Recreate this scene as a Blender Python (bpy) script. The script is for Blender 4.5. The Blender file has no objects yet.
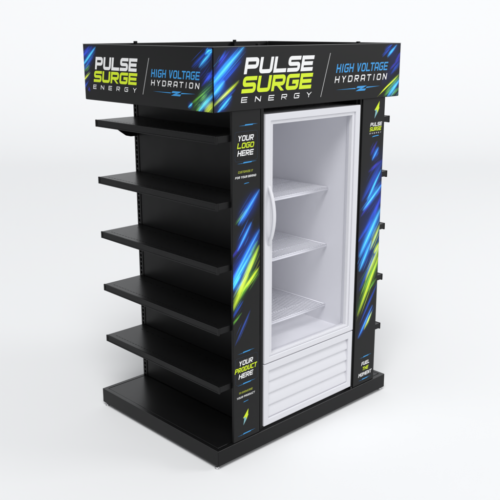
# Black display stand with a white upright refrigerator, studio product shot.  Units: metres.
import bpy, bmesh, math, random
import numpy as np
from mathutils import Vector, Matrix

random.seed(7)
scene = bpy.context.scene
COL = scene.collection
WORLD_LOC = {}

# ------------------------------------------------------------------ materials
def new_mat(name):
    m = bpy.data.materials.new(name); m.use_nodes = True
    nt = m.node_tree
    return m, nt, nt.nodes['Principled BSDF']

def coated(name, col, rough, spec=0.5, bump=0.0, bump_scale=400.0, rough_var=0.0, var_scale=6.0, var_stretch=(1, 1, 1)):
    m, nt, b = new_mat(name)
    b.inputs['Base Color'].default_value = (*col, 1)
    b.inputs['Roughness'].default_value = rough
    b.inputs['Specular IOR Level'].default_value = spec
    tc = nt.nodes.new('ShaderNodeTexCoord')
    if bump:
        n = nt.nodes.new('ShaderNodeTexNoise'); n.inputs['Scale'].default_value = bump_scale
        n.inputs['Detail'].default_value = 3
        bp = nt.nodes.new('ShaderNodeBump'); bp.inputs['Strength'].default_value = bump
        bp.inputs['Distance'].default_value = 0.0006
        nt.links.new(tc.outputs['Object'], n.inputs['Vector'])
        nt.links.new(n.outputs['Fac'], bp.inputs['Height'])
        nt.links.new(bp.outputs['Normal'], b.inputs['Normal'])
    if rough_var:
        mp = nt.nodes.new('ShaderNodeMapping'); mp.inputs['Scale'].default_value = var_stretch
        n2 = nt.nodes.new('ShaderNodeTexNoise'); n2.inputs['Scale'].default_value = var_scale
        n2.inputs['Detail'].default_value = 5
        mr = nt.nodes.new('ShaderNodeMapRange')
        mr.inputs['To Min'].default_value = rough - rough_var
        mr.inputs['To Max'].default_value = rough + rough_var
        nt.links.new(tc.outputs['Object'], mp.inputs['Vector'])
        nt.links.new(mp.outputs['Vector'], n2.inputs['Vector'])
        nt.links.new(n2.outputs['Fac'], mr.inputs['Value'])
        nt.links.new(mr.outputs['Result'], b.inputs['Roughness'])
    return m

M_BLACK = coated('black_powder_coat', (0.0042, 0.0042, 0.0045), 0.42, 0.18, 0.25, 900, 0.06, 9)
M_SHELF = coated('black_shelf_steel', (0.0036, 0.0036, 0.0039), 0.30, 0.5, 0.15, 900, 0.02, 7, (1, 3, 1))
M_SHELF.node_tree.nodes['Principled BSDF'].inputs['IOR'].default_value = 2.1
M_GLINT = coated('grey_edge_glint', (0.17, 0.17, 0.17), 0.4, 0.5, 0.1, 500, 0.05, 5)  # grey stands in for the sheen along the header board's top edge
M_FRAME = coated('black_base_steel', (0.0036, 0.0036, 0.0039), 0.38, 0.18, 0.2, 900, 0.03, 7)
M_BOARD = coated('black_print_board', (0.0078, 0.0078, 0.0080), 0.46, 0.18, 0.10, 700, 0.04, 5)
M_SLOT = coated('dark_slot', (0.002, 0.002, 0.002), 0.8, 0.1)
M_WHITE = coated('white_enamel', (0.66, 0.66, 0.695), 0.36, 0.3, 0.04, 260, 0.05, 8)
M_LINER = coated('white_liner_plastic', (0.80, 0.80, 0.832), 0.42, 0.35, 0.0, 200, 0.05, 6)
M_GASKET = coated('grey_gasket', (0.36, 0.36, 0.40), 0.6, 0.3)
M_WIRE = coated('white_coated_wire', (0.80, 0.80, 0.84), 0.35, 0.5, 0.1, 500)
M_CHROME, _nt, _b = new_mat('zinc_steel')
_b.inputs['Base Color'].default_value = (0.62, 0.62, 0.63, 1); _b.inputs['Metallic'].default_value = 1
_b.inputs['Roughness'].default_value = 0.28
M_INK_WHITE = coated('white_ink', (0.80, 0.80, 0.80), 0.5, 0.3, 0.1, 800)
M_INK_LIME = coated('lime_ink', (0.60, 0.76, 0.015), 0.5, 0.3, 0.1, 800)
M_INK_BLUE = coated('blue_ink', (0.035, 0.29, 0.66), 0.5, 0.3, 0.1, 800)
M_INK_NAVY = coated('navy_ink', (0.012, 0.030, 0.065), 0.5, 0.3, 0.1, 800)
M_INK_TEAL = coated('teal_ink', (0.20, 0.42, 0.46), 0.5, 0.3, 0.1, 800)
M_INK_GREY = coated('grey_ink', (0.42, 0.42, 0.42), 0.5, 0.3, 0.1, 800)
M_INK_OLIVE = coated('olive_ink', (0.36, 0.40, 0.03), 0.5, 0.3, 0.1, 800)

M_ART, _nt, _b = new_mat('printed_streak_art')
_a = _nt.nodes.new('ShaderNodeAttribute'); _a.attribute_name = 'ink'
_nt.links.new(_a.outputs['Color'], _b.inputs['Base Color'])
_b.inputs['Roughness'].default_value = 0.46; _b.inputs['Specular IOR Level'].default_value = 0.18

# clear door pane
M_GLASS = bpy.data.materials.new('clear_glass'); M_GLASS.use_nodes = True
_nt = M_GLASS.node_tree; _nt.nodes.clear()
_o = _nt.nodes.new('ShaderNodeOutputMaterial'); _mx = _nt.nodes.new('ShaderNodeMixShader')
_tr = _nt.nodes.new('ShaderNodeBsdfTransparent'); _tr.inputs['Color'].default_value = (0.94, 0.94, 0.955, 1)
_gl = _nt.nodes.new('ShaderNodeBsdfGlossy'); _gl.inputs['Roughness'].default_value = 0.02
_fr = _nt.nodes.new('ShaderNodeFresnel'); _fr.inputs['IOR'].default_value = 1.16
_nt.links.new(_fr.outputs['Fac'], _mx.inputs['Fac']); _nt.links.new(_tr.outputs['BSDF'], _mx.inputs[1])
_nt.links.new(_gl.outputs['BSDF'], _mx.inputs[2]); _nt.links.new(_mx.outputs['Shader'], _o.inputs['Surface'])

M_FLOOR = coated('white_studio_paper', (0.848, 0.853, 0.860), 0.75, 0.15, 0.05, 120, 0.05, 2)

# ------------------------------------------------------------------ mesh helpers
def box(bm, x0, x1, y0, y1, z0, z1, bev=0.0, seg=2, mi=0):
    vs = [bm.verts.new(p) for p in ((x0, y0, z0), (x1, y0, z0), (x1, y1, z0), (x0, y1, z0),
                                    (x0, y0, z1), (x1, y0, z1), (x1, y1, z1), (x0, y1, z1))]
    fs = [bm.faces.new([vs[i] for i in f]) for f in ((0, 3, 2, 1), (4, 5, 6, 7), (0, 1, 5, 4),
                                                     (1, 2, 6, 5), (2, 3, 7, 6), (3, 0, 4, 7))]
    for f in fs: f.material_index = mi
    if bev:
        es = list({e for f in fs for e in f.edges})
        r = bmesh.ops.bevel(bm, geom=es, offset=bev, segments=seg, profile=0.5, affect='EDGES')
        for f in r['faces']: f.material_index = mi

def prism(bm, pts, axis, a0, a1, bev=0.0):
    """extrude a 2-D outline along an axis: axis 'y' takes (x,z) points, 'x' takes (y,z), 'z' takes (x,y)"""
    def P(p, a):
        return {'y': (p[0], a, p[1]), 'x': (a, p[0], p[1]), 'z': (p[0], p[1], a)}[axis]
    A = [bm.verts.new(P(p, a0)) for p in pts]; B = [bm.verts.new(P(p, a1)) for p in pts]
    fs = [bm.faces.new(A), bm.faces.new(B[::-1])]
    n = len(pts)
    for i in range(n):
        fs.append(bm.faces.new((A[(i + 1) % n], A[i], B[i], B[(i + 1) % n])))
    bmesh.ops.recalc_face_normals(bm, faces=fs)
    if bev:
        bmesh.ops.bevel(bm, geom=list({e for f in fs for e in f.edges}), offset=bev, segments=2, affect='EDGES')

def tube(bm, pts, r, n=8, cap=True):
    rings = []
    pts = [Vector(p) for p in pts]
    for i, p in enumerate(pts):
        d = (pts[min(i + 1, len(pts) - 1)] - pts[max(i - 1, 0)]).normalized()
        up = Vector((0, 0, 1)) if abs(d.z) < 0.95 else Vector((1, 0, 0))
        s = d.cross(up).normalized(); u = s.cross(d).normalized()
        rings.append([bm.verts.new(p + r * (math.cos(2 * math.pi * k / n) * s + math.sin(2 * math.pi * k / n) * u)) for k in range(n)])
    for a, b in zip(rings, rings[1:]):
        for k in range(n):
            f = bm.faces.new((a[k], a[(k + 1) % n], b[(k + 1) % n], b[k])); f.smooth = True
    if cap:
        bm.faces.new(rings[0][::-1]); bm.faces.new(rings[-1])

def cyl(bm, x, y, z0, z1, r0, r1=None, n=24):
    r1 = r0 if r1 is None else r1
    a = [bm.verts.new((x + r0 * math.cos(2 * math.pi * k / n), y + r0 * math.sin(2 * math.pi * k / n), z0)) for k in range(n)]
    b = [bm.verts.new((x + r1 * math.cos(2 * math.pi * k / n), y + r1 * math.sin(2 * math.pi * k / n), z1)) for k in range(n)]
    for k in range(n):
        f = bm.faces.new((a[k], a[(k + 1) % n], b[(k + 1) % n], b[k])); f.smooth = True
    bm.faces.new(a[::-1]); bm.faces.new(b)

def obj(name, bm, mats, parent=None, fix=True):
    if fix: bmesh.ops.recalc_face_normals(bm, faces=bm.faces[:])
    lo = Vector([min(v.co[i] for v in bm.verts) for i in range(3)])
    hi = Vector([max(v.co[i] for v in bm.verts) for i in range(3)])
    c = (lo + hi) / 2
    bmesh.ops.translate(bm, verts=bm.verts[:], vec=-c)
    me = bpy.data.meshes.new(name); bm.to_mesh(me); bm.free()
    for m in (mats if isinstance(mats, (list, tuple)) else [mats]): me.materials.append(m)
    return link(name, me, c, parent)

def link(name, me, c, parent):
    o = bpy.data.objects.new(name, me); COL.objects.link(o)
    c = Vector(c)
    if parent is not None:
        o.parent = parent; o.location = c - WORLD_LOC[parent.name]
    else:
        o.location = c
    WORLD_LOC[o.name] = c
    return o

def thing(name, label, cat, loc):
    o = bpy.data.objects.new(name, None); COL.objects.link(o)
    o.location = loc; o['label'] = label; o['category'] = cat; o.empty_display_size = 0.1
    WORLD_LOC[o.name] = Vector(loc)
    return o

def copy_tree(o, parent):
    c = o.copy(); COL.objects.link(c); c.parent = parent
    for ch in list(o.children): copy_tree(ch, c)
    return c

def turned_copy(o, parent):
    """the same part on the opposite side of the stand (the stand's root is its centre)"""
    c = copy_tree(o, parent)
    c.location = (-o.location.x, -o.location.y, o.location.z); c.rotation_euler = (0, 0, math.pi)
    return c

# ------------------------------------------------------------------ lettering: a squared stroke alphabet
def stroke(bm, pts, t, F, closed=False):
    P = [Vector((p[0], p[1])) for p in pts]; n = len(P)
    L, R = [], []
    for i in range(n):
        prv = P[i - 1] if (i > 0 or closed) else None
        nxt = P[(i + 1) % n] if (i < n - 1 or closed) else None
        d1 = (P[i] - prv).normalized() if prv is not None else None
        d2 = (nxt - P[i]).normalized() if nxt is not None else None
        if d1 is None: d1 = d2
        if d2 is None: d2 = d1
        n1 = Vector((-d1.y, d1.x)); n2 = Vector((-d2.y, d2.x))
        mm = (n1 + n2).normalized(); k = (t / 2) / max(0.35, mm.dot(n1))
        L.append(P[i] + mm * k); R.append(P[i] - mm * k)
    vl = [bm.verts.new(F(p)) for p in L]; vr = [bm.verts.new(F(p)) for p in R]
    for i in range(n if closed else n - 1):
        j = (i + 1) % n
        bm.faces.new((vr[i], vr[j], vl[j], vl[i]))

def poly(bm, pts, F):
    bm.faces.new([bm.verts.new(F(Vector(p))) for p in pts])

def cut(pts, c, which=None, closed=False):
    out = []; n = len(pts)
    for i, p in enumerate(pts):
        inner = closed or 0 < i < n - 1
        if not inner or (which is not None and i not in which): out.append(p); continue
        a = Vector(pts[i - 1]); b = Vector(pts[(i + 1) % n]); q = Vector(p)
        ra = q + (a - q).normalized() * min(c, (a - q).length * .49); rb = q + (b - q).normalized() * min(c, (b - q).length * .49)
        for k in range(5):
            f = k / 4; r = ra * (1 - f) ** 2 + q * 2 * f * (1 - f) + rb * f * f; out.append((r.x, r.y))
    return out

def glyph(bm, ch, w, h, t, F):
    l, r, b, T, m = t / 2, w - t / 2, t / 2, h - t / 2, h * 0.5
    c = max(0.17 * h, t * .62); q = 0.44 * h
    S = lambda p, closed=False: stroke(bm, p, t, F, closed)
    if ch == 'A': S(cut([(l, 0), (l, T), (r, T), (r, 0)], c)); S([(t, .36 * h), (w - t, .36 * h)])
    elif ch == 'B': S(cut([(l, b), (l, T), (r, T), (r, b)], c, (2, 3), True), True); S([(t, m), (w - t, m)])
    elif ch == 'C': S(cut([(w, T), (l, T), (l, b), (w, b)], c))
    elif ch == 'D': S(cut([(l, b), (l, T), (r, T), (r, b)], c * 1.3, (2, 3), True), True)
    elif ch == 'E': S([(w, T), (l, T), (l, b), (w, b)]); S([(t, m), (w * .94, m)])
    elif ch == 'F': S([(w, T), (l, T), (l, 0)]); S([(t, q), (w * .92, q)])
    elif ch == 'G': S(cut([(w, T), (l, T), (l, b), (r, b), (r, m), (w * .48, m)], c, (1, 2, 3)))
    elif ch == 'H': S([(l, 0), (l, h)]); S([(r, 0), (r, h)]); S([(t, m), (w - t, m)])
    elif ch == 'I': S([(w / 2, 0), (w / 2, h)])
    elif ch == 'L': S([(l, h), (l, b), (w, b)])
    elif ch in 'MW':
        G = F if ch == 'M' else (lambda p: F(Vector((w - p.x, h - p.y))))
        stroke(bm, [(l, 0), (l, h)], t, G); stroke(bm, [(r, 0), (r, h)], t, G)
        poly(bm, [(t, h), (t, h - 1.4 * t), (w / 2, .30 * h), (w / 2, .30 * h + 1.4 * t)], G)
        poly(bm, [(w - t, h), (w / 2, .30 * h + 1.4 * t), (w / 2, .30 * h), (w - t, h - 1.4 * t)], G)
    elif ch == 'N': S([(l, 0), (l, h)]); S([(r, 0), (r, h)]); poly(bm, [(t, h), (t, h - 1.5 * t), (w - t, 0), (w - t, 1.5 * t)], F)
    elif ch == 'O': S(cut([(l, b), (l, T), (r, T), (r, b)], c, None, True), True)
    elif ch == 'P': S(cut([(l, 0), (l, T), (r, T), (r, q), (t, q)], c, (2, 3)))
    elif ch == 'R':
        S(cut([(l, 0), (l, T), (r, T), (r, q), (t, q)], c, (2, 3)))
        poly(bm, [(w * .40, q - t / 2), (w * .40 + 1.2 * t, q - t / 2), (w, 0), (w - 1.2 * t, 0)], F)
    elif ch == 'S': S(cut([(w, T), (l, T), (l, m), (r, m), (r, b), (0, b)], c * .9))
    elif ch == 'T': S([(0, T), (w, T)]); S([(w / 2, 0), (w / 2, h - t)])
    elif ch == 'U': S(cut([(l, h), (l, b), (r, b), (r, h)], c))
    elif ch == 'V':
        poly(bm, [(0, h), (1.15 * t, h), (w / 2, 1.5 * t), (w / 2, 0), (w / 2 - .55 * t, 0)], F)
        poly(bm, [(w, h), (w / 2 + .55 * t, 0), (w / 2, 0), (w / 2, 1.5 * t), (w - 1.15 * t, h)], F)
    elif ch == 'Y':
        poly(bm, [(0, h), (1.15 * t, h), (w / 2, .5 * h + .6 * t), (w / 2, .30 * h), (w / 2 - t / 2, .42 * h)], F)
        poly(bm, [(w, h), (w / 2 + t / 2, .42 * h), (w / 2, .30 * h), (w / 2, .5 * h + .6 * t), (w - 1.15 * t, h)], F)
        poly(bm, [(w / 2 - t / 2, 0), (w / 2 + t / 2, 0), (w / 2 + t / 2, .42 * h), (w / 2, .30 * h), (w / 2 - t / 2, .42 * h)], F)
    elif ch == 'Z': S([(0, T), (w, T)]); S([(0, b), (w, b)]); poly(bm, [(0, t), (1.3 * t, t), (w, h - t), (w - 1.3 * t, h - t)], F)

class Face:
    """a printed plane: u along the face, v up, n outward"""
    def __init__(s, origin, udir, ndir):
        s.o = Vector(origin); s.u = Vector(udir); s.n = Vector(ndir)
    def at(s, u, v, d=0.0):
        p = s.o + s.u * u + s.n * d; return (p.x, p.y, v)

def letters(face, text, u0, u1, v0, v1, mat, parent, weight=0.2, gap=0.12, shear=0.2, space=0.45, name='lettering', d=0.0012, rise=0.0):
    h = v1 - v0; W = (u1 - u0) - shear * h
    units = 0
    for ch in text: units += (space if ch == ' ' else (0.45 if ch == 'I' else (1.2 if ch in 'MW' else 1.0)))
    kern = {'LT': .22, 'TA': .05, 'AT': .05, 'AG': .0}; K = sum(kern.get(text[i:i + 2], 0) for i in range(len(text) - 1))
    ngap = sum(1 for ch in text[:-1] if ch != ' ')
    w = W / (units + gap * ngap - K)
    t = min(weight * h, w * 0.34); x = u0
    bm = bmesh.new()
    for i, ch in enumerate(text):
        if ch == ' ': x += space * w; continue
        cw = w * (0.45 if ch == 'I' else (1.2 if ch in 'MW' else 1.0))
        x0 = x
        glyph(bm, ch, cw, h, t, lambda p: face.at(x0 + p.x + shear * p.y, v0 + p.y + rise * (x0 + p.x - u0), d))
        x += cw + gap * w - kern.get(text[i:i + 2], 0) * w
    return flat(name, bm, face, mat, parent)

def flat(name, bm, face, mat, parent):
    bm.normal_update()
    for f in bm.faces:
        if f.normal.dot(face.n) < 0: f.normal_flip()
    return obj(name, bm, mat, parent, fix=False)

def shape(face, polys, mat, parent, name, d=0.0012):
    bm = bmesh.new()
    for pts in polys: bm.faces.new([bm.verts.new(face.at(u, v, d)) for u, v in pts])
    return flat(name, bm, face, mat, parent)

def frame_line(face, u0, u1, v0, v1, t, mat, parent, name='text_border'):
    bm = bmesh.new()
    stroke(bm, cut([(u0, v0), (u0, v1), (u1, v1), (u1, v0)], 0.012, None, True), t, lambda p: face.at(p.x, p.y, 0.0011), True)
    return flat(name, bm, face, mat, parent)

INK = {'C': (0.03, 0.42, 0.95), 'B': (0.008, 0.055, 0.42), 'V': (0.022, 0.025, 0.34), 'Y': (0.62, 0.74, 0.015),
       'G': (0.09, 0.30, 0.025), 'BC': (0.015, 0.20, 0.85), 'BV': (0.02, 0.06, 0.32), 'W': (0.001, 0.007, 0.062), 'WG': (0.02, 0.10, 0.02)}
WASH_HF = [(-.02, 1.77, .15, 1.985, 'W', 60), (.0, 1.72, .10, 1.85, 'W', 46), (1.20, 1.73, 1.33, 1.83, 'WG', 26), (1.18, 1.80, 1.33, 1.93, 'W', 36), (1.23, 1.90, 1.31, 1.99, 'W', 34)]
WASH_HL = [(.88, 1.86, .995, 1.98, 'W', 44), (.86, 1.73, 1.0, 1.86, 'WG', 26), (.93, 1.78, 1.0, 1.90, 'W', 36), (-.01, 1.86, .09, 1.985, 'W', 44), (-.01, 1.79, .06, 1.87, 'W', 30)]
WASH_PL = [(.11, .86, .27, 1.16, 'W', 34), (.11, .80, .25, 1.02, 'WG', 22)]
WASH_PR = [(1.05, 1.08, 1.215, 1.42, 'W', 80), (1.05, .86, 1.215, 1.20, 'W', 80), (1.06, .58, 1.215, .86, 'WG', 40), (1.06, .70, 1.21, .98, 'W', 50)]
BASE = np.array((0.0078, 0.0078, 0.0080))

def artwork(face, u0, u1, v0, v1, streaks, parent, step=0.0021, seed=1, name='streak_artwork', dens=1.0):
    """a printed sheet: a fine grid of faces, each corner carrying its ink colour"""
    nu = int((u1 - u0) / step) + 1; nv = int((v1 - v0) / step) + 1
    U, V = np.meshgrid(np.linspace(u0, u1, nu), np.linspace(v0, v1, nv))
    rng = np.random.default_rng(seed)
    col = np.zeros((nv, nu, 3)) + BASE
    def add(a, b, ink, sig, amp, sharp=0.0):
        d = b - a; L = np.hypot(*d); d = d / L
        s = ((U - a[0]) * d[0] + (V - a[1]) * d[1]) / L
        q = -(U - a[0]) * d[1] + (V - a[1]) * d[0]
        env = np.clip(np.sin(np.pi * np.clip(s, 0, 1)), 0, 1) ** 0.6
        k = sig * (0.35 + 0.65 * env)
        g = np.exp(-0.5 * (q / k) ** 2) * env * amp
        return g[..., None] * np.array(ink)
    for (ua, va, ub, vb, c, w) in streaks:
        a = np.array((ua, va)); b = np.array((ub, vb)); a, b = a - (b - a) * (.06 + .16 * (dens - 1)), b + (b - a) * (.06 + .16 * (dens - 1)); ink = np.array(INK[c])
        if c in ('W', 'WG'):
            col += add(a, b, ink, w * 0.00055, 0.8); continue
        sg = w * 0.00062 * dens
        col += add(a, b, ink, sg, 0.85)
        if c in ('C', 'BC'):
            col += add(a, b, (0.12, 0.42, 0.50), sg * 0.30, 0.85)
            col += add(a, b, (0.004, 0.03, 0.25), sg * 3.0, 0.8)
        if c == 'Y': col += add(a, b, (0.03, 0.16, 0.01), sg * 2.2, 0.5)
        d = b - a; nrm = np.array((-d[1], d[0])) / np.hypot(*d)
        for k in range(8):
            o = nrm * rng.normal(0, sg * 2.8); sh = d * rng.uniform(-.25, .25); sc = rng.uniform(.35, .8)
            m = (a + b) / 2 + o + sh
            col += add(m - d * sc / 2, m + d * sc / 2, ink, rng.uniform(.0006, .0013), rng.uniform(.2, .75))
    col = np.clip(col, 0, 0.95)
    pos = np.empty((nv, nu, 3)); o, du, n = np.array(face.o), np.array(face.u), np.array(face.n)
    pos[:] = o + du * U[..., None] + n * 0.0007; pos[..., 2] = V
    c0 = pos.reshape(-1, 3); ctr = (c0.min(0) + c0.max(0)) / 2
    me = bpy.data.meshes.new(name)
    i = np.arange(nv * nu).reshape(nv, nu)
    quad = np.stack((i[:-1, :-1], i[:-1, 1:], i[1:, 1:], i[1:, :-1]), -1).reshape(-1, 4)
    if np.cross(du, (0, 0, 1)).dot(n) < 0: quad = quad[:, ::-1]
    me.vertices.add(nv * nu); me.vertices.foreach_set('co', (c0 - ctr).astype(np.float32).ravel())
    me.loops.add(quad.size); me.loops.foreach_set('vertex_index', quad.astype(np.int32).ravel())
    me.polygons.add(len(quad)); me.polygons.foreach_set('loop_start', np.arange(0, quad.size, 4, dtype=np.int32))
    me.update(calc_edges=True)
    at = me.color_attributes.new('ink', 'FLOAT_COLOR', 'POINT')
    at.data.foreach_set('color', np.concatenate((col.reshape(-1, 3), np.ones((nv * nu, 1))), 1).astype(np.float32).ravel())
    me.materials.append(M_ART)
    return link(name, me, ctr, parent)

# streaks of the printed art: from (u, v) to (u, v) in metres on their face, ink, width
ART_HF = [(-0.032, 1.825, 0.169, 1.989, 'C', 12),
    (0.005, 1.87, 0.135, 1.977, 'B', 10),
    (-0.005, 1.807, 0.149, 1.929, 'B', 8),
    (-0.005, 1.797, 0.06, 1.854, 'C', 14),
    (-0.002, 1.753, 0.139, 1.848, 'Y', 4),
    (0.025, 1.727, 0.101, 1.788, 'C', 6),
    (0.019, 1.91, 0.089, 1.977, 'V', 6),
    (0.033, 1.936, 0.07, 1.981, 'B', 4),
    (0.058, 1.766, 0.125, 1.817, 'B', 4),
    (-0.0, 1.83, 0.107, 1.947, 'B', 16),
    (1.214, 1.935, 1.283, 1.988, 'C', 4),
    (1.172, 1.936, 1.235, 1.978, 'B', 5),
    (1.188, 1.964, 1.246, 1.992, 'B', 4),
    (1.283, 1.905, 1.326, 1.947, 'V', 8),
    (1.251, 1.845, 1.321, 1.897, 'B', 6),
    (1.243, 1.87, 1.319, 1.919, 'V', 4),
    (1.167, 1.747, 1.308, 1.832, 'Y', 3),
    (1.205, 1.734, 1.263, 1.771, 'G', 4),
    (1.229, 1.729, 1.325, 1.809, 'C', 8),
    (1.254, 1.728, 1.326, 1.768, 'G', 8),
    (1.215, 1.756, 1.324, 1.824, 'G', 4)]
ART_HL = [(0.911, 1.917, 0.996, 1.986, 'C', 6),
    (0.949, 1.968, 0.976, 1.989, 'C', 5),
    (0.96, 1.979, 0.993, 1.989, 'C', 5),
    (0.863, 1.916, 0.96, 1.982, 'B', 6),
    (0.925, 1.837, 0.997, 1.897, 'V', 7),
    (0.941, 1.851, 0.998, 1.907, 'B', 6),
    (0.847, 1.75, 0.983, 1.836, 'G', 3),
    (0.83, 1.738, 0.858, 1.758, 'C', 4),
    (0.89, 1.729, 0.992, 1.81, 'G', 6),
    (0.901, 1.726, 0.997, 1.8, 'C', 9),
    (0.943, 1.725, 0.997, 1.767, 'Y', 14),
    (0.884, 1.725, 0.923, 1.748, 'G', 10),
    (0.913, 1.771, 0.956, 1.801, 'G', 8),
    (0.957, 1.862, 0.997, 1.884, 'B', 8),
    (-0.01, 1.894, 0.108, 1.98, 'C', 8),
    (-0.011, 1.93, 0.054, 1.985, 'V', 8),
    (0.001, 1.942, 0.082, 1.985, 'B', 10),
    (-0.006, 1.871, 0.088, 1.938, 'B', 6),
    (-0.012, 1.816, 0.053, 1.858, 'Y', 3),
    (0.004, 1.865, 0.052, 1.896, 'G', 5),
    (0.028, 1.77, 0.046, 1.786, 'V', 4),
    (-0.01, 1.78, 0.038, 1.818, 'B', 3)]
ART_PL = [(0.156, 1.217, 0.268, 1.339, 'BC', 9),
    (0.134, 1.214, 0.196, 1.27, 'G', 3),
    (0.147, 1.092, 0.221, 1.194, 'BC', 7),
    (0.161, 1.223, 0.214, 1.274, 'B', 4),
    (0.122, 0.962, 0.266, 1.141, 'BC', 10),
    (0.095, 0.909, 0.215, 1.042, 'C', 12),
    (0.153, 0.89, 0.266, 1.064, 'Y', 9),
    (0.176, 0.885, 0.267, 0.963, 'Y', 6),
    (0.107, 0.959, 0.176, 1.015, 'V', 6),
    (0.215, 1.042, 0.266, 1.103, 'G', 6),
    (0.101, 1.053, 0.169, 1.115, 'V', 5),
    (0.192, 0.964, 0.266, 1.061, 'G', 8),
    (0.203, 0.902, 0.267, 0.96, 'G', 8),
    (0.106, 0.901, 0.152, 0.958, 'C', 8),
    (0.11, 0.807, 0.198, 0.941, 'Y', 10),
    (0.16, 0.853, 0.233, 0.934, 'G', 7),
    (0.109, 0.762, 0.168, 0.825, 'B', 4),
    (0.129, 0.631, 0.211, 0.756, 'BV', 4),
    (0.105, 0.73, 0.16, 0.769, 'G', 3)]
ART_PR = [(1.126, 1.402, 1.17, 1.455, 'BC', 6),
    (1.105, 1.34, 1.201, 1.384, 'V', 6),
    (1.062, 1.202, 1.202, 1.368, 'B', 12),
    (1.103, 1.196, 1.195, 1.322, 'C', 6),
    (1.109, 1.43, 1.157, 1.489, 'V', 4),
    (1.176, 1.199, 1.217, 1.26, 'V', 7),
    (1.075, 1.142, 1.205, 1.243, 'C', 8),
    (1.057, 1.112, 1.155, 1.203, 'V', 8),
    (1.059, 0.897, 1.204, 1.102, 'C', 16),
    (1.093, 1.019, 1.206, 1.163, 'B', 12),
    (1.142, 0.908, 1.21, 1.019, 'Y', 7),
    (1.034, 0.969, 1.133, 1.06, 'B', 8),
    (1.177, 0.874, 1.217, 0.922, 'Y', 9),
    (1.162, 1.095, 1.214, 1.195, 'V', 8),
    (1.056, 0.806, 1.135, 0.935, 'C', 10),
    (1.07, 0.7, 1.202, 0.891, 'B', 8),
    (1.062, 0.565, 1.214, 0.837, 'Y', 8),
    (1.115, 0.742, 1.211, 0.889, 'Y', 8),
    (1.087, 0.675, 1.208, 0.806, 'G', 10),
    (1.07, 0.412, 1.168, 0.549, 'BC', 5),
    (1.117, 0.443, 1.17, 0.516, 'Y', 4),
    (1.136, 0.663, 1.198, 0.713, 'G', 4),
    (1.082, 0.495, 1.201, 0.67, 'B', 4)]

def sides(bm, mi):
    bmesh.ops.recalc_face_normals(bm, faces=bm.faces[:]); bm.normal_update()
    for f in bm.faces:
        if f.material_index == 0 and f.normal.z < .5: f.material_index = mi

# ------------------------------------------------------------------ dimensions
W, D = 1.3174, 0.986           # footprint of the base
BT = 0.102                     # top of the base
H0, H1 = 1.724, 2.000          # header box
stand = thing('display_stand', 'black retail display stand with printed header box and side shelves, on white floor',
              'display stand', (W / 2, D / 2, 0))

# base
bm = bmesh.new()
rw = 0.024
def flat_ring(bm, x0, x1, y0, y1, wd, za, zb, bev):
    A = [(x0, y0), (x1, y0), (x1, y1), (x0, y1)]; B = [(x0 + wd, y0 + wd), (x1 - wd, y0 + wd), (x1 - wd, y1 - wd), (x0 + wd, y1 - wd)]
    v = [[bm.verts.new((p[0], p[1], z)) for p in P] for P, z in ((A, za), (B, za), (A, zb), (B, zb))]
    for i in range(4):
        j = (i + 1) % 4
        for q in ((v[0][i], v[0][j], v[1][j], v[1][i]), (v[2][j], v[2][i], v[3][i], v[3][j]),
                  (v[0][j], v[0][i], v[2][i], v[2][j]), (v[1][i], v[1][j], v[3][j], v[3][i])): bm.faces.new(q)
    es = [e for e in bm.edges if not (abs((e.verts[0].co - e.verts[1].co).x) > 1e-4 and abs((e.verts[0].co - e.verts[1].co).y) > 1e-4)]
    bmesh.ops.bevel(bm, geom=es, offset=bev, segments=3, profile=.5, affect='EDGES')
flat_ring(bm, 0, W, -.004, D, rw, 0.020, BT, .0025)
sides(bm, 1)
base = obj('base_frame', bm, [M_SHELF, M_FRAME], stand)
bm = bmesh.new()
box(bm, rw + .001, W - rw - .001, rw + .002, D - rw - .002, 0.060, BT - .0006, .0015)
obj('base_deck', bm, M_SHELF, base)
for fx, fy in ((.014, .020), (.016, D - .020), (W - .016, .022), (W - .016, D - .020)):
    bm = bmesh.new()
    cyl(bm, fx, fy, .000, .005, .0135, .012); cyl(bm, fx, fy, .005, .009, .012, .006); cyl(bm, fx, fy, .009, .030, .0045)
    obj('levelling_foot', bm, M_CHROME, base)

# uprights (slotted posts) at the four corners of the core
XL, XR = 0.285, W - 0.285
def upright(px, py, outward):
    bm = bmesh.new(); s = 0.034
    x0, x1 = (px, px + s) if outward < 0 else (px - s, px)
    xf = px                                                        # slotted face
    ins = .006 * (1 if outward < 0 else -1)
    box(bm, min(xf + ins, x1 if outward < 0 else x0), max(xf + ins, x1 if outward < 0 else x0), py, py + s, BT, 1.996, .001)
    a, b = sorted((xf, xf + ins))
    box(bm, a, b, py, py + .010, BT, 1.716); box(bm, a, b, py + .024, py + s, BT, 1.716)
    z = BT + .008
    while z < 1.70:
        box(bm, a, b, py + .0101, py + .0239, z, z + .009); z += .0254
    cx, cy = (x0 + x1) / 2, py + s / 2
    box(bm, cx - .008, cx + .008, cy - .008, cy + .008, 1.996, 2.011, .002)
    return obj('slotted_upright', bm, M_BLACK, stand)
upright(XL, .020, -1); upright(XL, D - .040, -1); upright(XR, .020, 1); upright(XR, D - .040, 1)

# panels of the core between the uprights, one sheet per side
bm = bmesh.new()
zz = [BT + .001, 1.719]
for z0, z1 in zip(zz, zz[1:]):
    box(bm, XL + .003, XL + .012, .0545, D - .0405, z0 + .0012, z1 - .0012, .0015)
left_back = obj('back_panel', bm, M_BLACK, stand)
turned_copy(left_back, stand)
bm = bmesh.new(); box(bm, XL + .036, XR - .036, D - .030, D - .018, BT + .001, 1.719, .001)
obj('rear_panel', bm, M_BLACK, stand)

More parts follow.
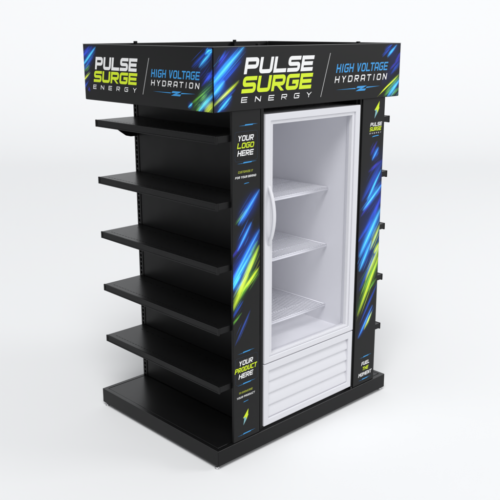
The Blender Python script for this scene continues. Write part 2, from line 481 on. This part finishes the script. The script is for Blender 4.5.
# black infill strips beside the refrigerator
for s in (0, 1):
    bm = bmesh.new()
    x0, x1 = (.2935, .3125) if s == 0 else (1.0125, W - .2935)
    box(bm, x0, x1, .007, .019, BT + .018, 1.7236, .0012)
    box(bm, x0 + .002, x1 - .002, .010, .018, BT + .0005, BT + .0175)
    obj('infill_strip', bm, M_BLACK, stand)

# header box
def header(front):
    bm = bmesh.new(); e = .00003
    if front:
        prism(bm, [(-.004 + e, -.006), (W + .004 - e, -.006), (W - .014 - e, .012), (.014 + e, .012)], 'z', H0, H1, .0022)
        face = Face((-.004, -.006, 0), (1, 0, 0), (0, -1, 0)); L = W + .008
    else:
        prism(bm, [(-.004, -.006 + e), (.014, .012 + e), (.014, D - .012 - e), (-.004, D + .006 - e)], 'z', H0, H1, .0022)
        face = Face((-.004, .9915, 0), (0, -1, 0), (-1, 0, 0)); L = .9975
    p = obj('header_panel', bm, M_BOARD, stand)
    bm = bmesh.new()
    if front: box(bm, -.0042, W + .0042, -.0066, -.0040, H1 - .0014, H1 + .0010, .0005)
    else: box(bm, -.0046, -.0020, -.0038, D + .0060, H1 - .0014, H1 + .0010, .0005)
    obj('edge_glint', bm, M_GLINT, p)  # thin strip added to paint a light rim along the top edge
    if front:
        off = .0025 - .004 + .004   # art lists are measured from the panel's left end
        st = WASH_HF + ART_HF
        artwork(face, .003, L - .003, H0 + .002, H1 - .003, st, p, seed=3, dens=1.2)
        k = lambda a: a
        letters(face, 'PULSE', .178, .641, 1.881, 1.952, M_INK_WHITE, p, .245, .10, .22)
        letters(face, 'SURGE', .162, .633, 1.799, 1.871, M_INK_LIME, p, .245, .10, .22)
        letters(face, 'ENERGY', .160, .625, 1.758, 1.782, M_INK_WHITE, p, .17, 1.35, .2)
        letters(face, 'HIGH', 0.800, 0.939, 1.864, 1.906, M_INK_BLUE, p, .17, .2, .2)
        letters(face, 'VOLTAGE', 0.956, 1.220, 1.864, 1.906, M_INK_BLUE, p, .17, .2, .2)
        letters(face, 'HYDRATION', .791, 1.214, 1.816, 1.848, M_INK_WHITE, p, .17, .55, .2)
        shape(face, [[(.688, 1.754), (.692, 1.754), (.757, 1.960), (.753, 1.960)]], M_INK_GREY, p, 'slash_line')
        emblem(face, p, .804, 1.158, 1.780, 1.0)
    else:
        st = WASH_HL + ART_HL
        artwork(face, .003, L - .003, H0 + .002, H1 - .003, st, p, seed=5, dens=1.1)
        letters(face, 'PULSE', .102, .464, 1.878, 1.939, M_INK_WHITE, p, .245, .10, .2)
        letters(face, 'SURGE', .085, .459, 1.816, 1.871, M_INK_LIME, p, .245, .10, .2)
        letters(face, 'ENERGY', .077, .449, 1.781, 1.802, M_INK_WHITE, p, .17, 1.35, .2)
        letters(face, 'HIGH', 0.564, 0.680, 1.859, 1.895, M_INK_BLUE, p, .17, .2, .2)
        letters(face, 'VOLTAGE', 0.694, 0.915, 1.859, 1.895, M_INK_BLUE, p, .17, .2, .2)
        letters(face, 'HYDRATION', .562, .910, 1.821, 1.847, M_INK_WHITE, p, .17, .55, .2)
        shape(face, [[(.495, 1.776), (.499, 1.776), (.554, 1.944), (.550, 1.944)]], M_INK_GREY, p, 'slash_line')
        emblem(face, p, .575, .880, 1.793, .86)
    return p

def emblem(face, p, u0, u1, v, k):
    m = (u0 + u1) / 2 + .02
    a = .040 * k; t = .0048 * k; g = .0072 * k
    shape(face, [[(u0, v + .002), (m - a * 1.15, v + g * .2 + t * .5), (m - a * 1.15, v + g * .2 - t * .4)],
                 [(m - a * 1.0, v + g - t), (m - a * .75, v + g + t), (m + a * 1.1, v + g + t), (m + a * .45, v + g - t)],
                 [(m - a * .05, v + g - t - .0003), (m + a * .42, v + g - t - .0003), (m + a * .05, v - g + t + .0003), (m - a * .42, v - g + t + .0003)],
                 [(m - a * 1.1, v - g - t), (m - a * .45, v - g + t), (m + a * 1.0, v - g + t), (m + a * .75, v - g - t)],
                 [(u1, v + .0055), (m + a * 1.1, v + g * .4 + t * .7), (m + a * .95, v + g * .4 - t * .6)]], M_INK_BLUE, p, 'dash_emblem')

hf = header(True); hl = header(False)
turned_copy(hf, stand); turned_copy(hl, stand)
bm = bmesh.new(); box(bm, .016, W - .016, .014, D - .014, H0 + .004, H0 + .016)
obj('header_tray', bm, M_BLACK, stand)

# printed column panels either side of the refrigerator
def bar(face, p, u0, u1, v, slant=.0):
    m = (u0 + u1) / 2; q = (u1 - u0)
    shape(face, [[(m - q * .22, v - .0030), (m + q * .22, v - .0022), (m + q * .28, v + .0030), (m - q * .16, v + .0030)],
                 [(u0, v - .0020), (m - q * .23, v - .0029), (m - q * .225, v - .0012)],
                 [(u1, v + .0014), (m + q * .285, v + .0026), (m + q * .265, v + .0008)]], M_INK_BLUE, p, 'blue_bar')

def bolt(face, p, u, v, k=1.0):
    Q = lambda pts: [(u + a * k, v + b * k) for a, b in pts]
    shape(face, [Q([(.0175, .040), (.0145, .010), (.0005, .002), (-.018, .000)]),
                 Q([(.0145, .010), (.0185, .0115), (.004, -.013), (.0005, .002)])], M_INK_LIME, p, 'lightning_bolt')
    shape(face, [Q([(.0003, .0015), (.0038, -.0133), (-.0165, -.038), (-.0095, -.0045), (-.0175, -.0004)])], M_INK_TEAL, p, 'lightning_tail')

def column(x0, x1, left):
    bm = bmesh.new(); box(bm, x0, x1, .002, .0135, BT + .001, 1.7236, .0018)
    p = obj('graphic_panel', bm, M_BOARD, stand)
    face = Face((0, .002, 0), (1, 0, 0), (0, -1, 0))
    if left:
        artwork(face, x0 + .002, x1 - .002, BT + .004, 1.718, WASH_PL + ART_PL, p, seed=11, dens=1.4)
        bar(face, p, .150, .268, 1.658); frame_line(face, .126, .266, 1.497, 1.630, .0012, M_INK_NAVY, p)
        letters(face, 'YOUR', .142, .245, 1.588, 1.613, M_INK_WHITE, p, .2, .14, .22)
        letters(face, 'LOGO', .139, .247, 1.555, 1.580, M_INK_LIME, p, .2, .14, .22)
        letters(face, 'HERE', .140, .243, 1.521, 1.546, M_INK_WHITE, p, .2, .14, .22)
        bar(face, p, .138, .262, 1.489)
        letters(face, 'CUSTOMIZE IT', .144, .238, 1.443, 1.453, M_INK_OLIVE, p, .2, .22, .2)
        letters(face, 'FOR YOUR BRAND', .126, .259, 1.419, 1.429, M_INK_WHITE, p, .2, .22, .2)
        shape(face, [[(.180, 1.391), (.214, 1.3935), (.210, 1.3955), (.186, 1.3945)]], M_INK_BLUE, p, 'small_dash')
        bar(face, p, .135, .250, .568); frame_line(face, .122, .268, .408, .545, .0012, M_INK_NAVY, p)
        letters(face, 'YOUR', .142, .240, .502, .527, M_INK_WHITE, p, .2, .14, .22)
        letters(face, 'PRODUCT', .116, .267, .469, .494, M_INK_LIME, p, .2, .14, .22)
        letters(face, 'HERE', .141, .241, .435, .460, M_INK_WHITE, p, .2, .14, .22)
        bar(face, p, .132, .256, .404)
        letters(face, 'TO SHOWCASE', .142, .236, .355, .365, M_INK_OLIVE, p, .2, .22, .2)
        letters(face, 'YOUR PRODUCT', .128, .252, .331, .341, M_INK_WHITE, p, .2, .22, .2)
        shape(face, [[(.172, .304), (.208, .3065), (.204, .3085), (.178, .3075)]], M_INK_BLUE, p, 'small_dash')
        bolt(face, p, .189, .2195, 1.02)
        bar(face, p, .132, .256, .133)
    else:
        artwork(face, x0 + .002, x1 - .002, BT + .004, 1.718, WASH_PR + ART_PR, p, seed=12, dens=1.45)
        bolt(face, p, 1.146, 1.660, 1.15)
        letters(face, 'PULSE', 1.094, 1.195, 1.577, 1.596, M_INK_WHITE, p, .21, .12, .22)
        letters(face, 'SURGE', 1.090, 1.192, 1.552, 1.573, M_INK_LIME, p, .21, .12, .22)
        letters(face, 'ENERGY', 1.091, 1.190, 1.537, 1.544, M_INK_WHITE, p, .17, 1.3, .2)
        shape(face, [[(1.112, 1.520), (1.172, 1.524), (1.166, 1.528), (1.122, 1.5255)]], M_INK_BLUE, p, 'small_dash')
        bar(face, p, 1.078, 1.188, .268)
        letters(face, 'FUEL', 1.097, 1.174, .216, .238, M_INK_WHITE, p, .2, .16, .22)
        letters(face, 'THE', 1.108, 1.165, .184, .205, M_INK_LIME, p, .2, .16, .22)
        letters(face, 'MOMENT', 1.073, 1.196, .150, .172, M_INK_WHITE, p, .2, .16, .22)
        bar(face, p, 1.074, 1.188, .130)
    return p
column(.108, .2855, True); column(W - .2885, W - .102, False)

# shelves: plate, price rail and two brackets each
def make_shelf(z):
    y0, y1 = .0165, .965; xf = .030
    bm = bmesh.new()
    box(bm, xf + .0075, XL - .0005, y0, y1, z - .030, z, .0012)
    y = y0 + .05
    while y < y1 - .05:                                            # divider slots
        box(bm, xf + .034, xf + .0362, y, y + .016, z - .0012, z + .0003, mi=1); y += .0254
    y = y0 + .06
    while y < y1 - .06:
        box(bm, XL - .060, XL - .0575, y, y + .016, z - .0012, z + .0003, mi=1); y += .0508
    sides(bm, 2)
    plate = obj('shelf', bm, [M_SHELF, M_SLOT, M_BLACK], stand)
    bm = bmesh.new()                                               # price rail: a shallow channel
    prism(bm, [(xf + .007, z + .0010), (xf + .007, z - .0345), (xf - .0004, z - .0345), (xf - .0008, z - .0300), (xf + .0014, z - .0285),
               (xf + .0020, z - .0070), (xf + .0004, z - .0055), (xf + .0004, z + .0010)], 'y', y0 + .011, y1 - .011)
    for ya in (y0 - .0008, y1 - .0105): box(bm, xf - .001, xf + .007, ya, ya + .0113, z - .0350, z + .0012, .0012)
    obj('price_rail', bm, M_BLACK, plate)
    for yy in (y0 + .004, y1 - .008):
        bm = bmesh.new()
        prism(bm, [(XL - .001, z - .0305), (XL - .001, z - .105), (XL - .040, z - .105), (XL - .070, z - .098), (XL - .105, z - .075), (XL - .150, z - .042), (XL - .160, z - .0305)], 'y', yy, yy + .004)
        obj('shelf_bracket', bm, M_BLACK, plate)
    return plate
first = make_shelf(1.618)
shelves = [first]
for z in (1.318, 1.020, .722, .424):
    c = copy_tree(first, stand); c.location.z += z - 1.618; shelves.append(c)
for s in shelves: turned_copy(s, stand)

# ------------------------------------------------------------------ refrigerator
FX0, FX1, FZ0, FZ1, SP = .3165, 1.0085, .1185, 1.696, .458
fr = thing('refrigerator', 'white upright glass-door refrigerator with empty wire shelves standing inside the black display stand', 'refrigerator', (.6625, .45, BT))
ix0, ix1, iz0, iz1, iy1 = .366, .959, .482, 1.652, .800            # inside of the cabinet
bm = bmesh.new()
y0c, y1c = .0475, .860
box(bm, FX0 + .002, ix0, y0c, y1c, BT + .012, FZ1 - .002, .002)
box(bm, ix1, FX1 - .002, y0c, y1c, BT + .012, FZ1 - .002, .002)
box(bm, ix0 - .001, ix1 + .001, y0c + .0005, y1c - .0005, iz1, FZ1 - .0025)
box(bm, ix0 - .001, ix1 + .001, y0c + .0005, y1c - .0005, BT + .0125, iz0)
box(bm, ix0 - .001, ix1 + .001, iy1, y1c - .001, iz0 - .001, iz1 + .001)
for fx in (FX0 + .03, FX1 - .07):
    for fy in (.09, .78): box(bm, fx, fx + .04, fy, fy + .04, BT + .0002, BT + .0125)
cab = obj('cabinet', bm, M_LINER, fr)

def ring(bm, x0, x1, z0, z1, w_l, w_r, w_t, w_b, ya, yb, bev=.0):
    """rectangular frame with mitred corners and an optional rounded edge"""
    A = [(x0, z0), (x1, z0), (x1, z1), (x0, z1)]; B = [(x0 + w_l, z0 + w_b), (x1 - w_r, z0 + w_b), (x1 - w_r, z1 - w_t), (x0 + w_l, z1 - w_t)]
    v = [[bm.verts.new((p[0], y, p[1])) for p in P] for P, y in ((A, ya), (B, ya), (A, yb), (B, yb))]
    fs = []
    for i in range(4):
        j = (i + 1) % 4
        fs += [bm.faces.new((v[0][i], v[0][j], v[1][j], v[1][i])), bm.faces.new((v[2][j], v[2][i], v[3][i], v[3][j])),
               bm.faces.new((v[0][j], v[0][i], v[2][i], v[2][j])), bm.faces.new((v[1][i], v[1][j], v[3][j], v[3][i]))]
    if bev:
        es = [e for e in {e for f in fs for e in f.edges} if not any(abs((e.verts[0].co - e.verts[1].co).x) > 1e-4 and abs((e.verts[0].co - e.verts[1].co).z) > 1e-4 for _ in (0,))]
        bmesh.ops.bevel(bm, geom=es, offset=bev, segments=3, profile=.5, affect='EDGES')

bm = bmesh.new(); ring(bm, FX0, FX1, SP + .003, FZ1, .037, .037, .033, .030, .000, .044, .0035)
door = obj('door', bm, M_WHITE, fr)
bm = bmesh.new(); ring(bm, FX0 + .0376, FX1 - .0376, SP + .0336, FZ1 - .0336, .019, .019, .016, .012, .0065, .043, .002)
obj('inner_frame', bm, M_WHITE, door)
bm = bmesh.new(); ring(bm, FX0 + .012, FX1 - .012, SP + .015, FZ1 - .012, .038, .038, .034, .028, .0442, .0472)
obj('gasket', bm, M_GASKET, door)
bm = bmesh.new()
gx0, gx1, gz0, gz1 = FX0 + .0570, FX1 - .0570, SP + .0460, FZ1 - .0500
vs = [bm.verts.new(p) for p in ((gx0, .026, gz0), (gx1, .026, gz0), (gx1, .026, gz1), (gx0, .026, gz1))]; bm.faces.new(vs)
obj('glass_pane', bm, M_GLASS, door)

# bowed pull handle
bm = bmesh.new()
N = 28; prev = None
hz0, hz1, hx0, hx1 = 1.070, 1.362, .3335, .3545
for i in range(N + 1):
    s = i / N; z = hz0 + (hz1 - hz0) * s
    bow = math.sin(math.pi * s) ** 0.75
    yo = .000 - .039 * bow; th = .0115 + .004 * (1 - bow)
    yi = min(yo + th, .0008) if 0 < i < N else .0008
    mid = (yo + yi) / 2; wd = (hx1 - hx0) / 2 * (.80 + .20 * bow); cx = (hx0 + hx1) / 2
    r = []
    for k in range(12):
        a = 2 * math.pi * k / 12
        ca, sa = math.cos(a), math.sin(a)
        r.append(bm.verts.new((cx + wd * math.copysign(abs(ca) ** .6, ca), mid + (yi - yo + .0005) / 2 * math.copysign(abs(sa) ** .6, sa), z)))
    if prev:
        for k in range(12):
            f = bm.faces.new((prev[k], prev[(k + 1) % 12], r[(k + 1) % 12], r[k])); f.smooth = True
    else: bm.faces.new(r)
    prev = r
bm.faces.new(prev[::-1])
obj('handle', bm, M_WHITE, door)

# grille below the door
bm = bmesh.new(); ring(bm, FX0, FX1, FZ0, SP - .002, .034, .034, .040, .034, .002, .046, .0035)
grille = obj('grille', bm, M_WHITE, fr)
bm = bmesh.new()
lx0, lx1 = FX0 + .033, FX1 - .033; zt, zb = SP - .044, FZ0 + .032
nl = 4; ph = (zt - zb) / nl
pr = []
for i in range(nl):
    for f, y in ((0, .0165), (.18, .0145), (.36, .0122), (.54, .0103), (.70, .0090), (.80, .0084), (.86, .0087), (.92, .0104), (.97, .0138)):
        pr.append((y, zt - (i + f) * ph))
pr += [(.0195, zb), (.034, zb), (.034, zt)]
prism(bm, pr, 'x', lx0, lx1)
obj('louver', bm, M_WHITE, grille)

# wire shelves
def wire_shelf(z):
    ya, yb = .165, .775; xa, xb = ix0 + .004, ix1 - .004
    bm = bmesh.new(); n = 32
    for i in range(n):
        x = xa + .012 + (xb - xa - .024) * i / (n - 1)
        tube(bm, [(x, ya + .002, z), (x, yb, z)], .0023, 6)
    for y in (ya + .10, ya + .25, ya + .40, ya + .55):
        tube(bm, [(xa, y, z - .0048), (xb, y, z - .0048)], .0028, 6)
    for x in (xa + .003, xb - .003):
        tube(bm, [(x, ya, z - .001), (x, yb, z - .001)], .0034, 8)
    tube(bm, [(xa, yb, z - .001), (xb, yb, z - .001)], .0034, 8)
    s = obj('wire_shelf', bm, M_WIRE, fr)
    bm = bmesh.new()
    tube(bm, [(xa, ya, z - .002), (xb, ya, z - .002)], .0036, 8)
    tube(bm, [(xa, ya, z - .0135), (xb, ya, z - .0135)], .0038, 8)
    box(bm, xa, xb, ya - .0006, ya + .0006, z - .0135, z - .002)
    obj('front_rail', bm, M_WIRE, s)
    for x in (xa + .001, xb - .001):
        for y in (ya + .03, yb - .06):
            bm = bmesh.new(); box(bm, x - .0045, x + .0045, y, y + .022, z - .017, z - .006, .0015)
            obj('support_clip', bm, M_LINER, s)
    return s
ws = wire_shelf(1.250)
for z in (.934, .588):
    c = copy_tree(ws, fr); c.location.z += z - 1.250

# ------------------------------------------------------------------ setting: one seamless paper sweep
AZ = 0.7639
bm = bmesh.new()
prof = [(-16, 0), (0, 0), (8, 0)]
R, ys = 6.0, 9.0
prof += [(ys + R * math.sin(a), R - R * math.cos(a)) for a in [math.radians(3 * k) for k in range(25)]]

rows = []
for (d, z) in prof:
    row = []
    for k in range(-10, 11):
        s = k * 2.2
        row.append(bm.verts.new((math.sin(AZ) * d + math.cos(AZ) * s, math.cos(AZ) * d - math.sin(AZ) * s, z)))
    rows.append(row)
for a, b in zip(rows, rows[1:]):
    for k in range(20):
        f = bm.faces.new((a[k], a[k + 1], b[k + 1], b[k])); f.smooth = True
bm.normal_update()
floor = obj('floor', bm, M_FLOOR, None, fix=False); floor['kind'] = 'structure'
floor['label'] = 'seamless white studio floor sweeping up into the background'

# ------------------------------------------------------------------ light
w = bpy.data.worlds.new('World'); scene.world = w; w.use_nodes = True
bg = w.node_tree.nodes['Background']
bg.inputs['Color'].default_value = (0.955, 0.975, 1.0, 1); bg.inputs['Strength'].default_value = 0.40

def area(name, loc, target, size, energy, col=(1, 1, 1)):
    l = bpy.data.lights.new(name, 'AREA'); l.shape = 'RECTANGLE'; l.size = size[0]; l.size_y = size[1]
    l.energy = energy; l.color = col
    o = bpy.data.objects.new(name, l); COL.objects.link(o); o.location = loc
    o.rotation_euler = (Vector(target) - Vector(loc)).to_track_quat('-Z', 'Y').to_euler()
    return o
area('key_softbox', (-31.5, -31.9, 66.3), (.7, .5, .3), (40, 40), 50000)
area('added_side_fill', (8.0, -7.4, 4.6), (.8, 0, 1.1), (4.0, 2.6), 320)  # unseen fill, added to lift the sheen on the front faces

# ------------------------------------------------------------------ camera
f_, cx, cy, cz, a, p, r = 801.14, -2.2889, -2.6168, 2.0739, 0.7639, 0.2696, -0.0007
fw = Vector((math.sin(a) * math.cos(p), math.cos(a) * math.cos(p), -math.sin(p)))
rt = Vector((math.cos(a), -math.sin(a), 0)); up = rt.cross(fw)
rt2 = math.cos(r) * rt + math.sin(r) * up; up2 = -math.sin(r) * rt + math.cos(r) * up
cam = bpy.data.cameras.new('camera'); co = bpy.data.objects.new('camera', cam); COL.objects.link(co)
cam.sensor_width = 36; cam.lens = 36 * f_ / 500; cam.clip_start = .05; cam.clip_end = 200
co.matrix_world = Matrix(((rt2.x, up2.x, -fw.x, cx), (rt2.y, up2.y, -fw.y, cy), (rt2.z, up2.z, -fw.z, cz), (0, 0, 0, 1)))
scene.camera = co
scene.render.resolution_x = scene.render.resolution_y = 1024
vs_ = scene.view_settings
vs_.view_transform = 'Standard'; vs_.look = 'None'; vs_.exposure = 0; vs_.gamma = 1
scene.cycles.max_bounces = 12; scene.cycles.diffuse_bounces = 6; scene.cycles.transparent_max_bounces = 12
